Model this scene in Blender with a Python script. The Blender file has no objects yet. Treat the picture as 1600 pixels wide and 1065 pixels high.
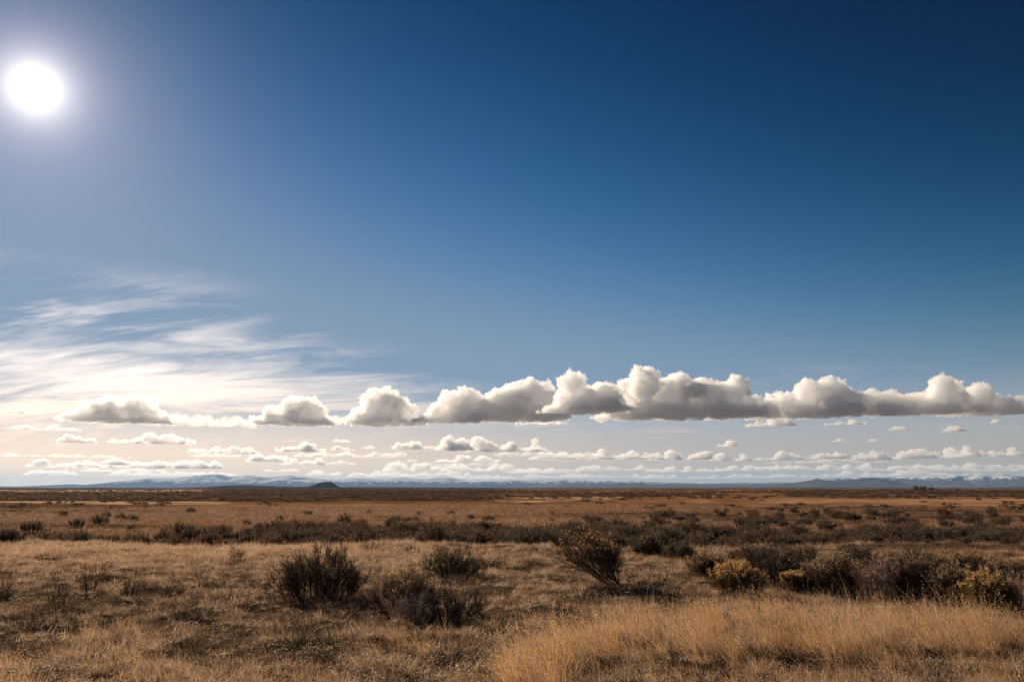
import bpy, math, random
import numpy as np
from mathutils import Vector

# ------------------------------------------------------------------ camera
S = bpy.context.scene
COL = S.collection
FPX = 1600 * 28 / 36.0                 # focal length in photo pixels
PITCH = math.atan(229.5 / FPX)         # horizon sits at row 762 of 1065
CAM_Z = 1.85
cam_d = bpy.data.cameras.new('camera')
cam_d.lens = 28; cam_d.sensor_width = 36
cam_d.clip_start = 0.1; cam_d.clip_end = 400000
cam = bpy.data.objects.new('camera', cam_d); COL.objects.link(cam)
cam.location = (0, 0, CAM_Z)
cam.rotation_euler = (math.pi / 2 + PITCH, 0, 0)
S.camera = cam

SUN_AZ = math.radians(-32.9)           # left of the view axis (+Y)
SUN_EL = math.radians(24.1)
SUN_DIR = Vector((math.sin(SUN_AZ) * math.cos(SUN_EL), math.cos(SUN_AZ) * math.cos(SUN_EL), math.sin(SUN_EL)))

S.render.engine = 'CYCLES'
S.view_settings.view_transform = 'Standard'
S.view_settings.look = 'None'
S.view_settings.gamma = 1
S.view_settings.use_curve_mapping = False
S.view_settings.exposure = 0.45
cy = S.cycles
cy.max_bounces = 18; cy.diffuse_bounces = 3; cy.transmission_bounces = 4; cy.volume_bounces = 16
cy.transparent_max_bounces = 96
cy.use_denoising = True
try:
    cy.denoiser = 'OPENIMAGEDENOISE'; cy.denoising_prefilter = 'NONE'
except Exception:
    pass
cy.sample_clamp_indirect = 6

# ------------------------------------------------------------------ node helper
class NT:
    def __init__(s, tree):
        s.t = tree; s.n = tree.nodes; s.l = tree.links
    def new(s, typ, **kw):
        n = s.n.new(typ)
        for k, v in kw.items(): setattr(n, k, v)
        return n
    def put(s, sock, v):
        if v is None: return
        if hasattr(v, 'is_output'): s.l.new(v, sock)
        else: sock.default_value = v
    def math(s, op, a, b=None, c=None, clamp=False):
        n = s.new('ShaderNodeMath', operation=op); n.use_clamp = clamp
        s.put(n.inputs[0], a); s.put(n.inputs[1], b); s.put(n.inputs[2], c)
        return n.outputs[0]
    def ss(s, a, lo, hi):                      # smoothstep of a from lo to hi
        n = s.new('ShaderNodeMapRange', interpolation_type='SMOOTHSTEP')
        s.put(n.inputs[0], a); s.put(n.inputs[1], lo); s.put(n.inputs[2], hi)
        n.inputs[3].default_value = 0; n.inputs[4].default_value = 1
        return n.outputs[0]
    def mix(s, f, a, b):
        n = s.new('ShaderNodeMix', data_type='RGBA')
        s.put(n.inputs[0], f); s.put(n.inputs[6], a); s.put(n.inputs[7], b)
        return n.outputs[2]
    def noise(s, vec, scale, detail=4, rough=0.55, dist=0.0, lac=2.0):
        n = s.new('ShaderNodeTexNoise')
        s.put(n.inputs['Vector'], vec); n.inputs['Scale'].default_value = scale
        n.inputs['Detail'].default_value = detail; n.inputs['Roughness'].default_value = rough
        n.inputs['Distortion'].default_value = dist; n.inputs['Lacunarity'].default_value = lac
        return n.outputs[0]
    def comb(s, x, y, z):
        n = s.new('ShaderNodeCombineXYZ'); s.put(n.inputs[0], x); s.put(n.inputs[1], y); s.put(n.inputs[2], z)
        return n.outputs[0]
    def vmul(s, v, k):
        n = s.new('ShaderNodeVectorMath', operation='MULTIPLY'); s.put(n.inputs[0], v); n.inputs[1].default_value = k
        return n.outputs[0]

def rgba(c): return (c[0], c[1], c[2], 1.0)

# ------------------------------------------------------------------ sky
def build_world():
    W = bpy.data.worlds.new('World'); S.world = W; W.use_nodes = True
    nt = W.node_tree; nt.nodes.clear(); N = NT(nt)
    sky = N.new('ShaderNodeTexSky', sky_type='NISHITA')
    sky.sun_disc = False; sky.sun_elevation = SUN_EL; sky.sun_rotation = SUN_AZ
    sky.altitude = 1500; sky.air_density = 1.0; sky.dust_density = 0.15; sky.ozone_density = 3.0
    tc = N.new('ShaderNodeTexCoord'); d = tc.outputs['Generated']
    sp = N.new('ShaderNodeSeparateXYZ'); N.put(sp.inputs[0], d)
    x, y, z = sp.outputs
    deg = 180 / math.pi
    el = N.math('MULTIPLY', N.math('ARCSINE', z), deg)
    az = N.math('MULTIPLY', N.math('ARCTAN2', x, y), deg)
    dt = N.new('ShaderNodeVectorMath', operation='DOT_PRODUCT'); N.put(dt.inputs[0], d); dt.inputs[1].default_value = SUN_DIR
    th = N.math('MULTIPLY', N.math('ARCCOSINE', N.math('MINIMUM', dt.outputs['Value'], 0.999999)), deg)   # degrees from the sun
    # deep, clear winter blue: the contrast of a thin, dry atmosphere
    def vop(op, v, k):
        n = N.new('ShaderNodeVectorMath', operation=op); N.put(n.inputs[0], v); n.inputs[1].default_value = k
        return n.outputs[0]
    v = vop('MAXIMUM', vop('SUBTRACT', sky.outputs[0], (0.993, 1.09, 0.612)), (0, 0, 0))
    v = vop('MULTIPLY', vop('POWER', v, (2.043, 1.801, 2.583)), SKY_TINT)
    q = vop('DIVIDE', v, SKY_CEIL)                                       # thin haze evens out the brightest part
    q4 = N.new('ShaderNodeVectorMath', operation='POWER'); N.put(q4.inputs[0], vop('ADD', vop('POWER', q, (3, 3, 3)), (1, 1, 1))); q4.inputs[1].default_value = (1 / 3, 1 / 3, 1 / 3)
    dv = N.new('ShaderNodeVectorMath', operation='DIVIDE'); N.put(dv.inputs[0], v); N.put(dv.inputs[1], q4.outputs[0]); v = dv.outputs[0]
    bg = N.new('ShaderNodeBackground'); N.put(bg.inputs[0], v); bg.inputs[1].default_value = SKY_STRENGTH
    # high thin cirrus, streaked along the wind, laid on a high flat layer
    zz = N.math('ADD', N.math('MAXIMUM', z, 0.0), 0.22)
    px = N.math('DIVIDE', x, zz); py = N.math('DIVIDE', y, zz)
    rot = math.radians(-4)
    qx = N.math('ADD', N.math('MULTIPLY', px, math.cos(rot)), N.math('MULTIPLY', py, math.sin(rot)))
    qy = N.math('ADD', N.math('MULTIPLY', px, -math.sin(rot)), N.math('MULTIPLY', py, math.cos(rot)))
    pv = N.comb(N.math('MULTIPLY', qx, 0.42), qy, 0.0)
    n1 = N.noise(pv, 2.2, 9, 0.58, 0.7)
    n2 = N.noise(N.comb(N.math('MULTIPLY', qx, 0.34), N.math('MULTIPLY', qy, 1.2), 7.3), 5.5, 8, 0.62, 1.1)
    nn = N.math('ADD', N.math('MULTIPLY', n1, 0.6), N.math('MULTIPLY', n2, 0.4))
    # the sheet's upper edge: high towards the sun's side, sinking to the right
    top = N.math('ADD', 6.4, N.math('MULTIPLY', N.ss(N.math('MULTIPLY', az, -1), -12.0, 34.0), 4.6))
    dep = N.math('SUBTRACT', top, el)                                  # degrees below the edge
    sheet = N.math('ADD', N.math('MULTIPLY', N.ss(dep, -2.2, 4.5), 0.62), N.math('MULTIPLY', N.math('SUBTRACT', nn, 0.5), 2.7))
    sheet = N.ss(sheet, 0.04, 0.92)
    sheet = N.math('MULTIPLY', sheet, N.ss(dep, -2.6, -0.2))
    sheet = N.math('MULTIPLY', sheet, N.math('ADD', 0.55, N.math('MULTIPLY', N.ss(N.math('MULTIPLY', az, -1), -6, 22), 0.42)))
    wisp = N.math('MULTIPLY', N.ss(nn, 0.43, 0.64), N.math('MULTIPLY', N.ss(el, 15.0, 10.5), N.ss(N.math('MULTIPLY', az, -1), 15, 25)))
    wisp = N.math('MULTIPLY', wisp, 0.7)
    wisp2 = N.math('MULTIPLY', N.ss(nn, 0.55, 0.72), N.math('MULTIPLY', N.ss(el, 12, 8.5), N.ss(az, 20, 30)))
    wisp2 = N.math('MULTIPLY', wisp2, 0.35)
    veil = N.math('MULTIPLY', N.ss(el, 8.0, 0.8), N.math('ADD', 0.58, N.math('MULTIPLY', N.ss(N.math('MULTIPLY', az, -1), -22, 20), 0.38)))
    m = N.math('MAXIMUM', N.math('MAXIMUM', sheet, veil), N.math('MAXIMUM', wisp, wisp2))
    glow = N.math('POWER', 2.718, N.math('DIVIDE', th, -30.0))
    cb = N.math('ADD', 0.37, N.math('MULTIPLY', glow, 1.18))
    ccol = N.mix(N.ss(el, 1.0, 9.0), rgba((1.0, 0.75, 0.53)), rgba((1.0, 0.87, 0.79)))
    bgc = N.new('ShaderNodeBackground'); N.put(bgc.inputs[0], ccol); N.put(bgc.inputs[1], cb)
    mx = N.new('ShaderNodeMixShader'); N.put(mx.inputs[0], m); N.put(mx.inputs[1], bg.outputs[0]); N.put(mx.inputs[2], bgc.outputs[0])
    # the sun's disc and its aureole in the thin high haze
    core = N.math('MULTIPLY', N.ss(th, 0.32, 0.22), 20.0)                  # the disc itself, half a degree wide
    a1 = N.math('MULTIPLY', N.math('POWER', 2.718, N.math('DIVIDE', th, -0.9)), 2.1)
    a2 = N.math('MULTIPLY', N.math('POWER', 2.718, N.math('DIVIDE', th, -3.2)), 0.30)
    a3 = N.math('MULTIPLY', N.math('POWER', 2.718, N.math('DIVIDE', th, -14.0)), 0.004)
    b1 = N.new('ShaderNodeBackground'); b1.inputs[0].default_value = rgba((1, 0.92, 0.80)); N.put(b1.inputs[1], N.math('ADD', core, a1))
    b2 = N.new('ShaderNodeBackground'); b2.inputs[0].default_value = rgba((1.0, 0.84, 0.80)); N.put(b2.inputs[1], N.math('ADD', a2, a3))
    s1 = N.new('ShaderNodeAddShader'); N.put(s1.inputs[0], b1.outputs[0]); N.put(s1.inputs[1], b2.outputs[0])
    s2 = N.new('ShaderNodeAddShader'); N.put(s2.inputs[0], mx.outputs[0]); N.put(s2.inputs[1], s1.outputs[0])
    out = N.new('ShaderNodeOutputWorld'); N.put(out.inputs[0], s2.outputs[0])
SKY_STRENGTH = 0.073; SKY_CEIL = (2.37, 3.47, 4.72); SKY_TINT = (0.7385, 0.404, 0.0515)
build_world()

sun_d = bpy.data.lights.new('sun', 'SUN'); sun_d.energy = 4.9; sun_d.angle = math.radians(0.53); sun_d.color = (1.0, 0.82, 0.62)
sun = bpy.data.objects.new('sun', sun_d); COL.objects.link(sun)
sun.rotation_euler = (-SUN_DIR).to_track_quat('-Z', 'Y').to_euler()

# ------------------------------------------------------------------ numeric noise
def _h(ix, iy, seed):
    with np.errstate(over='ignore'):
        n = (ix.astype(np.int64) * 374761393 + iy.astype(np.int64) * 668265263 + seed * 974634777).astype(np.uint32)
        n = (n ^ (n >> np.uint32(13))) * np.uint32(1274126177)
        n = n ^ (n >> np.uint32(16))
    return n.astype(np.float64) / 4294967295.0
def noise2(x, y, seed=0):                      # gradient noise, about -1..1
    x = np.asarray(x, float); y = np.asarray(y, float)
    ix = np.floor(x); iy = np.floor(y); fx = x - ix; fy = y - iy
    u = fx * fx * fx * (fx * (fx * 6 - 15) + 10); v = fy * fy * fy * (fy * (fy * 6 - 15) + 10)
    def g(dx, dy):
        a = _h(ix + dx, iy + dy, seed) * 2 * math.pi
        return np.cos(a) * (fx - dx) + np.sin(a) * (fy - dy)
    return 1.5 * ((g(0, 0) * (1 - u) + g(1, 0) * u) * (1 - v) + (g(0, 1) * (1 - u) + g(1, 1) * u) * v)
def fbm(x, y, seed=0, octv=4, gain=0.5):
    s = 0; a = 1; t = 0
    for k in range(octv):
        s = s + a * noise2(x * 2 ** k + 17.3 * k, y * 2 ** k - 9.1 * k, seed + k); t += a; a *= gain
    return s / t
def ss(x, lo, hi):
    t = np.clip((np.asarray(x, float) - lo) / (hi - lo), 0, 1); return t * t * (3 - 2 * t)

# ------------------------------------------------------------------ camera rays -> places on the ground
def ray(px, py):
    a = (px - 800) / FPX; b = (532.5 - py) / FPX
    return np.array([a, math.cos(PITCH) - b * math.sin(PITCH), math.sin(PITCH) + b * math.cos(PITCH)])
def terrain(x, y):
    x = np.asarray(x, float); y = np.asarray(y, float)
    r = np.hypot(x, y)
    edge = 26.0 - 0.10 * np.clip(x, -30, 40) + 1.6 * noise2(x / 7.0, 0 * x + 3.1, 11)
    z = -0.75 * ss(y - edge, 0, 4.0)                                   # bank at the terrace's edge
    z = z + 0.22 * np.exp(-((y - edge + 0.6) / 0.9) ** 2) * ss(x, 8, 14)
    near = 1 - ss(r, 35, 60)
    z = z + near * (0.10 * fbm(x / 0.8, y / 0.8, 1, 3) + 0.14 * fbm(x / 3.5, y / 3.5, 2, 3))
    z = z + 0.22 * fbm(x / 24, y / 13, 3, 3) * ss(r, 30, 60)
    z = z + 0.75 * fbm(x / 130, y / 60, 4, 3) * ss(r, 90, 260)
    z = z + 0.0017 * r * fbm(x / 1300, y / 500, 5, 4) * ss(r, 500, 1500)
    return z
def at(px, py, far=4000.0):                                            # where the view ray meets the ground
    d = ray(px, py); lo = 3.0
    t = np.geomspace(4.0, far, 900)
    z = CAM_Z + t * d[2] - terrain(t * d[0], t * d[1])
    i = np.argmax(z < 0)
    if not (z < 0).any(): i = len(t) - 1
    lo, hi = t[max(i - 1, 0)], t[i]
    for _ in range(20):
        m = 0.5 * (lo + hi)
        if CAM_Z + m * d[2] - terrain(m * d[0], m * d[1]) < 0: hi = m
        else: lo = m
    p = d * hi
    return np.array([p[0], p[1], float(terrain(p[0], p[1]))])
def project(x, y, z):
    c, s = math.cos(PITCH), math.sin(PITCH)
    zz = z - CAM_Z; f = y * c + zz * s; u = -y * s + zz * c
    f = np.where(f > 1e-3, f, 1e-3)
    return 800 + x / f * FPX, 532.5 - u / f * FPX

# ------------------------------------------------------------------ mesh helpers
def mk_mesh(name, V, faces, mats, smooth=False, fmat=None):
    """faces: list of int arrays (n,k); fmat: one material index per array"""
    m = bpy.data.meshes.new(name)
    V = np.ascontiguousarray(V, np.float32)
    faces_i = [(i, np.asarray(f, np.int32)) for i, f in enumerate(faces) if len(f)]
    m.vertices.add(len(V)); m.vertices.foreach_set('co', V.ravel())
    loops = np.concatenate([f.ravel() for _, f in faces_i])
    tot = np.concatenate([np.full(len(f), f.shape[1], np.int32) for _, f in faces_i])
    m.loops.add(len(loops)); m.loops.foreach_set('vertex_index', loops)
    m.polygons.add(len(tot))
    m.polygons.foreach_set('loop_start', np.concatenate([[0], np.cumsum(tot)[:-1]]).astype(np.int32))
    m.polygons.foreach_set('loop_total', tot)
    if smooth: m.polygons.foreach_set('use_smooth', np.ones(len(tot), bool))
    for mt in (mats if isinstance(mats, (list, tuple)) else [mats]): m.materials.append(mt)
    if fmat: m.polygons.foreach_set('material_index', np.concatenate([np.full(len(f), fmat[i], np.int32) for i, f in faces_i]))
    m.update(calc_edges=True); m.validate()
    return m
def link(name, mesh, parent=None, loc=None):
    o = bpy.data.objects.new(name, mesh); COL.objects.link(o)
    if parent: o.parent = parent
    if loc is not None: o.location = loc
    return o
def tag(o, label=None, cat=None, group=None, kind=None):
    if label: o['label'] = label
    if cat: o['category'] = cat
    if group: o['group'] = group
    if kind: o['kind'] = kind
    return o
def attr(mesh, name, vals):
    a = mesh.attributes.new(name, 'FLOAT', 'POINT'); a.data.foreach_set('value', np.ascontiguousarray(vals, np.float32))

def new_mat(name):
    m = bpy.data.materials.new(name); m.use_nodes = True; m.node_tree.nodes.clear()
    return m, NT(m.node_tree)

# ------------------------------------------------------------------ ground
def ground_material():
    m, N = new_mat('prairie_ground')
    geo = N.new('ShaderNodeNewGeometry'); P = geo.outputs['Position']
    def at_(n): a = N.new('ShaderNodeAttribute'); a.attribute_name = n; return a.outputs['Fac']
    near = at_('near')
    f1 = N.noise(P, 9.0, 6, 0.7); f2 = N.noise(P, 1.3, 6, 0.65); f3 = N.noise(N.vmul(P, (0.06, 0.11, 0.0)), 1.0, 8, 0.68)
    f4 = N.noise(N.vmul(P, (0.013, 0.024, 0.0)), 1.0, 9, 0.7)
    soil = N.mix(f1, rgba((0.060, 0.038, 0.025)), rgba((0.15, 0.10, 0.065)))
    base = N.mix(N.ss(f3, 0.35, 0.66), rgba((0.175, 0.080, 0.041)), rgba((0.32, 0.160, 0.084)))
    base = N.mix(N.ss(f4, 0.42, 0.62), base, rgba((0.13, 0.075, 0.043)))
    base = N.mix(N.math('MULTIPLY', N.ss(f2, 0.5, 0.66), 0.6), base, rgba((0.07, 0.045, 0.03)))
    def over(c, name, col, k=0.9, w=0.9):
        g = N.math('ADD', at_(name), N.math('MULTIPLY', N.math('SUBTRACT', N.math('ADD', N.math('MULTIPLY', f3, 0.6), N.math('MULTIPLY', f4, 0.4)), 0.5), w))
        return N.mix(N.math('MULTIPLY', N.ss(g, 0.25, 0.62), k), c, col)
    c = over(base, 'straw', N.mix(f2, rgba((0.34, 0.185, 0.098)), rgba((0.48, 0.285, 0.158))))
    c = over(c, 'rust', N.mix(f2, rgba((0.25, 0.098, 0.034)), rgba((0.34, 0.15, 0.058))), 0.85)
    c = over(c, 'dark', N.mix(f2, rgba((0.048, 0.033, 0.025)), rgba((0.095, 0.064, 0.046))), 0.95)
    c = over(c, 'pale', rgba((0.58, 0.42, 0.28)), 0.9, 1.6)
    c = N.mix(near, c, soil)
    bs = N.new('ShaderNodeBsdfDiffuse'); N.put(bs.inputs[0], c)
    bp = N.new('ShaderNodeBump'); bp.inputs['Strength'].default_value = 0.9; bp.inputs['Distance'].default_value = 0.05
    N.put(bp.inputs['Height'], N.math('ADD', f1, N.math('MULTIPLY', f2, 2.0))); N.put(bs.inputs['Normal'], bp.outputs[0])
    o = N.new('ShaderNodeOutputMaterial'); N.put(o.inputs[0], bs.outputs[0])
    return m

def zones(x, y, z):
    """vegetation of the plain, by place: straw, rust, dark scrub, pale flats"""
    px, py = project(x, y, z)
    py = py + 2.2 * fbm(px / 160.0, np.log(np.maximum(np.hypot(x, y), 1)) * 2.0, 21, 4) * np.clip((py - 760) / 30, 0.25, 2)
    ok = y > 5
    ld = np.log(np.maximum(np.hypot(x, y), 1)); dd = np.maximum(np.hypot(x, y), 1)
    sk = fbm(x / (dd * 0.16), ld * 9.0, 131, 4, 0.6); sk2 = fbm(x / (dd * 0.07), ld * 22.0, 137, 3, 0.6)
    far = ss(dd, 45, 90); sk2 = sk2 + 0.8 * fbm(x / (dd * 0.03), ld * 55.0, 139, 3, 0.6)
    def band(u0, u1, v0, v1, su=40, sv=1.5):
        return ss(px, u0 - su, u0 + su) * (1 - ss(px, u1 - su, u1 + su)) * ss(py, v0 - sv, v0 + sv) * (1 - ss(py, v1 - sv, v1 + sv))
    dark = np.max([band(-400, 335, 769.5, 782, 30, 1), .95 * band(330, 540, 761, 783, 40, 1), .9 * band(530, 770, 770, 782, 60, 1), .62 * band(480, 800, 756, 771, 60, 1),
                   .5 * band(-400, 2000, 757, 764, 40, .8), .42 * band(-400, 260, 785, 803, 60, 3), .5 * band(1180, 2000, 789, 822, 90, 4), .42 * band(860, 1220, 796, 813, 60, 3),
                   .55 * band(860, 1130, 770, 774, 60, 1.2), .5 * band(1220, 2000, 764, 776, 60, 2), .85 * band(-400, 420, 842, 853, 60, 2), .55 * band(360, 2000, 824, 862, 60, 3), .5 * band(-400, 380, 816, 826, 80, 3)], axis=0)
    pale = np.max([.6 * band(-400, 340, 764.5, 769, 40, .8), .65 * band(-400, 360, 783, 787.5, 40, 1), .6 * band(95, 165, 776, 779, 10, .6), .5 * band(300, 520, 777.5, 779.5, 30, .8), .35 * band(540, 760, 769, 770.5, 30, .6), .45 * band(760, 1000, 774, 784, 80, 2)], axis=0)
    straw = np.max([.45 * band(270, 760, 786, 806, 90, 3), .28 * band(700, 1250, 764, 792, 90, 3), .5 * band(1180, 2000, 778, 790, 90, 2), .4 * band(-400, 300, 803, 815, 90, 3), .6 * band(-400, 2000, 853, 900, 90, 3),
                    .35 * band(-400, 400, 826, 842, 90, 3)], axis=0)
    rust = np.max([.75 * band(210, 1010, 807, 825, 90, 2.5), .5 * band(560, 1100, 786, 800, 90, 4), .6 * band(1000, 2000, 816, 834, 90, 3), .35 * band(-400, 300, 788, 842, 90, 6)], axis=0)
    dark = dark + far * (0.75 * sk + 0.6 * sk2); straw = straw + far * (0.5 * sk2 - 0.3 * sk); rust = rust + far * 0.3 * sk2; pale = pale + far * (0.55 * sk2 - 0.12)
    return [np.where(ok, np.clip(a, 0, 1.2), 0.15) for a in (straw, rust, dark, pale)]

def build_ground():
    view = np.radians(np.linspace(-42, 42, 520)); rest = np.radians(np.linspace(42, 318, 70))[1:-1]
    ang = np.concatenate([view, rest]); n = len(ang)
    rr = np.concatenate([[0.4], np.geomspace(2.0, 900, 520), np.geomspace(920, 39000, 90)])
    R, A = np.meshgrid(rr, ang, indexing='ij'); x = (R * np.sin(A)).ravel(); y = (R * np.cos(A)).ravel(); z = terrain(x, y)
    V = np.stack([x, y, z], 1); k = len(rr)
    i = np.arange(k - 1)[:, None] * n; j = np.arange(n)[None, :]; jn = (j + 1) % n
    Q = np.stack([i + j, i + n + j, i + n + jn, i + jn], -1).reshape(-1, 4)[:, ::-1]
    V = np.vstack([V, [[0, 0, 0]]]); c = len(V) - 1
    T = np.stack([np.arange(n), (np.arange(n) + 1) % n, np.full(n, c)], 1)[:, ::-1]
    me = mk_mesh('ground', V, [Q, T], ground_material(), smooth=True)
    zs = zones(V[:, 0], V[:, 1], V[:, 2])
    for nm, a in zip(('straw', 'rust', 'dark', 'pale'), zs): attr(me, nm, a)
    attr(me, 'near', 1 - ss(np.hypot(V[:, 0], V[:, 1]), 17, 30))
    tag(link('ground', me), 'dry sagebrush prairie stretching flat to the horizon', None, None, 'structure')
build_ground()

# ------------------------------------------------------------------ hills and mountains
def mountain_material(name, rock_a, rock_b, snow_lo, snow_hi, amount):
    m, N = new_mat(name)
    geo = N.new('ShaderNodeNewGeometry'); P = geo.outputs['Position']
    sp = N.new('ShaderNodeSeparateXYZ'); N.put(sp.inputs[0], P)
    n1 = N.noise(N.vmul(P, (0.0011, 0.0011, 0.004)), 1.0, 8, 0.65, 0.4); n2 = N.noise(N.vmul(P, (0.004, 0.004, 0.011)), 1.0, 8, 0.7, 0.8)
    rock = N.mix(n1, rgba(rock_a), rgba(rock_b))
    sn = N.math('ADD', N.ss(sp.outputs[2], snow_lo, snow_hi), N.math('MULTIPLY', N.math('SUBTRACT', n2, 0.5), 3.0))
    sn = N.math('MULTIPLY', N.ss(sn, 0.45, 0.75), amount)
    c = N.mix(sn, rock, rgba((0.86, 0.87, 0.90)))
    bs = N.new('ShaderNodeBsdfDiffuse'); N.put(bs.inputs[0], c)
    o = N.new('ShaderNodeOutputMaterial'); N.put(o.inputs[0], bs.outputs[0])
    return m
def ridge(name, label, pts, dist, depth, mat, seed, rough=0.35, scale=900.0, nx=700, ny=60):
    """a mountain range: skyline heights (photo rows above the horizon) at a distance, with relief of its own"""
    pts = np.array(pts, float); u = np.linspace(pts[0, 0], pts[-1, 0], nx)
    h = np.interp(u, pts[:, 0], 762.0 - pts[:, 1]); h = np.maximum(h, 0)
    v = np.linspace(-1, 1, ny)
    U, Vv = np.meshgrid(u, v, indexing='ij'); H = np.repeat(h[:, None], ny, 1)
    X0 = (U - 800) / FPX
    Y = dist + depth * Vv; X = X0 * dist / math.cos(PITCH) * (1 + 0.0 * Vv)
    wob = 0.35 * fbm(X / (scale * 3.0), Y * 0 + seed, seed, 3)
    prof = np.clip(1 - np.abs(Vv - wob) ** 1.15, 0, 1)
    rg = 1 - np.abs(fbm(X / scale, Y / scale, seed + 5, 5, 0.55)) * 2.2
    amp = H / FPX * dist
    Z = amp * prof * (1 - rough * (1 - prof) + rough * 0.9 * (rg - 0.55) * (0.25 + 0.75 * (1 - prof ** 3)) * 1.4)
    Z = Z - 30 * (np.abs(Vv) > 0.97)
    V = np.stack([X, Y, Z], -1).reshape(-1, 3)
    i = np.arange(nx - 1)[:, None] * ny; j = np.arange(ny - 1)[None, :]
    Q = np.stack([i + j, i + ny + j, i + ny + j + 1, i + j + 1], -1).reshape(-1, 4)
    me = mk_mesh(name, V, [Q], mat, smooth=True)
    return tag(link(name, me), label, None, None, 'structure')
RM = mountain_material('far_snowy_rock', (0.06, 0.06, 0.07), (0.11, 0.10, 0.10), 30, 310, 1.0)
ridge('mountains', 'pale blue snow-streaked mountain range along the horizon', [(-330, 761), (-200, 757), (-90, 759), (0, 758), (40, 759.5), (60, 760), (100, 758), (135, 756), (160, 757), (200, 753), (232, 749), (262, 745), (285, 748), (300, 747), (330, 742), (352, 741), (372, 745), (400, 743.5), (430, 746), (468, 743.5), (505, 748), (535, 750), (560, 746.5), (600, 749), (632, 745.5), (660, 748), (705, 746.5), (745, 750), (790, 748.5), (830, 750), (880, 748.5), (925, 751), (985, 752), (1040, 754), (1100, 755), (1180, 754), (1230, 753), (1300, 756), (1500, 758), (1700, 760)], 26000, 2600, RM, 31, 0.45, 1200)
RM2 = mountain_material('dark_snow_capped_rock', (0.075, 0.07, 0.075), (0.15, 0.125, 0.115), 90, 340, 0.95)
ridge('mountains', 'dark blue mountains with snowy tops behind the bare trees', [(1150, 762), (1200, 757), (1240, 752), (1300, 746.5), (1325, 747), (1350, 749), (1370, 746.5), (1400, 744.5), (1440, 743.5), (1470, 742), (1492, 740.8), (1520, 741.6), (1550, 744), (1580, 744.5), (1600, 746), (1700, 744), (1820, 748), (1900, 752)], 21000, 2200, RM2, 47, 0.5, 900)
RM3 = mountain_material('bare_foothill_rock', (0.085, 0.07, 0.07), (0.14, 0.105, 0.095), 900, 1400, 0.0)
ridge('foothills', 'dark bare foothills with one small pointed peak', [(830, 762), (880, 758), (940, 756), (980, 754.5), (1000, 756), (1080, 758), (1150, 758), (1190, 757), (1225, 755), (1250, 750), (1262, 747.2), (1272, 750), (1300, 752), (1315, 750), (1330, 747), (1350, 745.8), (1368, 748), (1390, 755), (1410, 760), (1430, 762)], 16000, 900, RM3, 53, 0.14, 700, 500, 44)
LV = mountain_material('dark_lava_scrub', (0.035, 0.026, 0.024), (0.075, 0.052, 0.042), 900, 1400, 0.0)
ridge('butte', 'small dark flat-topped butte on the horizon', [(478, 763), (487, 761.5), (497, 758.0), (508, 753.5), (518, 752.0), (526, 752.3), (533, 756), (539, 760), (546, 763)], 4600, 110, LV, 61, 0.3, 60, 160, 40)
ridge('hill', 'long low dark hill on the horizon left of the butte', [(250, 763), (300, 761.5), (340, 759.5), (372, 757.6), (395, 757.0), (420, 758), (460, 759), (520, 760), (640, 760.2), (760, 761), (830, 763)], 5200, 420, LV, 67, 0.25, 200, 300, 30)
ridge('hill', 'low dark rise on the horizon behind the bare trees', [(1250, 763.5), (1300, 762.4), (1345, 761.6), (1400, 762.6), (1480, 763.2), (1560, 763.0), (1700, 762.6), (1900, 763.5)], 2600, 120, LV, 71, 0.25, 120, 200, 24)

# ------------------------------------------------------------------ clouds
def cloud_material(name, density, aniso=0.45):
    m, N = new_mat(name)
    v = N.new('ShaderNodeVolumeScatter'); v.inputs['Color'].default_value = (0.992, 0.985, 0.985, 1)
    v.inputs['Density'].default_value = density; v.inputs['Anisotropy'].default_value = aniso
    o = N.new('ShaderNodeOutputMaterial'); N.put(o.inputs['Volume'], v.outputs[0])
    try: m.cycles.homogeneous_volume = True
    except Exception: pass
    return m
_ico = None
def blob_cloud(blobs, voxel, disp, nscale, seed):
    """union of ellipsoids (x, y, z, rx, ry, rz), remeshed and billowed"""
    global _ico
    import bmesh
    if _ico is None:
        bm = bmesh.new(); bmesh.ops.create_icosphere(bm, subdivisions=3, radius=1)
        _ico = (np.array([v.co for v in bm.verts]), np.array([[v.index for v in f.verts] for f in bm.faces])); bm.free()
    iv, it = _ico
    V = np.vstack([iv * [b[3], b[4], b[5]] + [b[0], b[1], b[2]] for b in blobs]); V[:, 2] = np.where(V[:, 2] < 0, V[:, 2] * 0.25, V[:, 2])
    T = np.vstack([it + k * len(iv) for k in range(len(blobs))])
    me = mk_mesh('tmp', V, [T], [])
    o = link('tmp', me)
    rm = o.modifiers.new('r', 'REMESH'); rm.mode = 'VOXEL'; rm.voxel_size = voxel
    for sc, st, nt_ in ((nscale, disp, 'HARD_NOISE'), (nscale * 0.42, disp * 0.62, 'HARD_NOISE'), (0, 0, 0), (nscale * 0.19, disp * 0.22, 'HARD_NOISE'), (nscale * 0.09, disp * 0.11, 'SOFT_NOISE')):
        if not sc:
            rm = o.modifiers.new('r', 'REMESH'); rm.mode = 'VOXEL'; rm.voxel_size = voxel * 0.85; continue
        tx = bpy.data.textures.new('billow', 'CLOUDS'); tx.noise_scale = sc; tx.noise_depth = 2; tx.noise_type = nt_
        d = o.modifiers.new('d', 'DISPLACE'); d.texture = tx; d.strength = st; d.mid_level = 0.42; d.texture_coords = 'LOCAL'
    ev = o.evaluated_get(bpy.context.evaluated_depsgraph_get())
    out = bpy.data.meshes.new_from_object(ev)
    bpy.data.objects.remove(o); bpy.data.meshes.remove(me)
    out.name = 'cumulus_cloud'; out.polygons.foreach_set('use_smooth', np.ones(len(out.polygons), bool))
    return out
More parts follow.
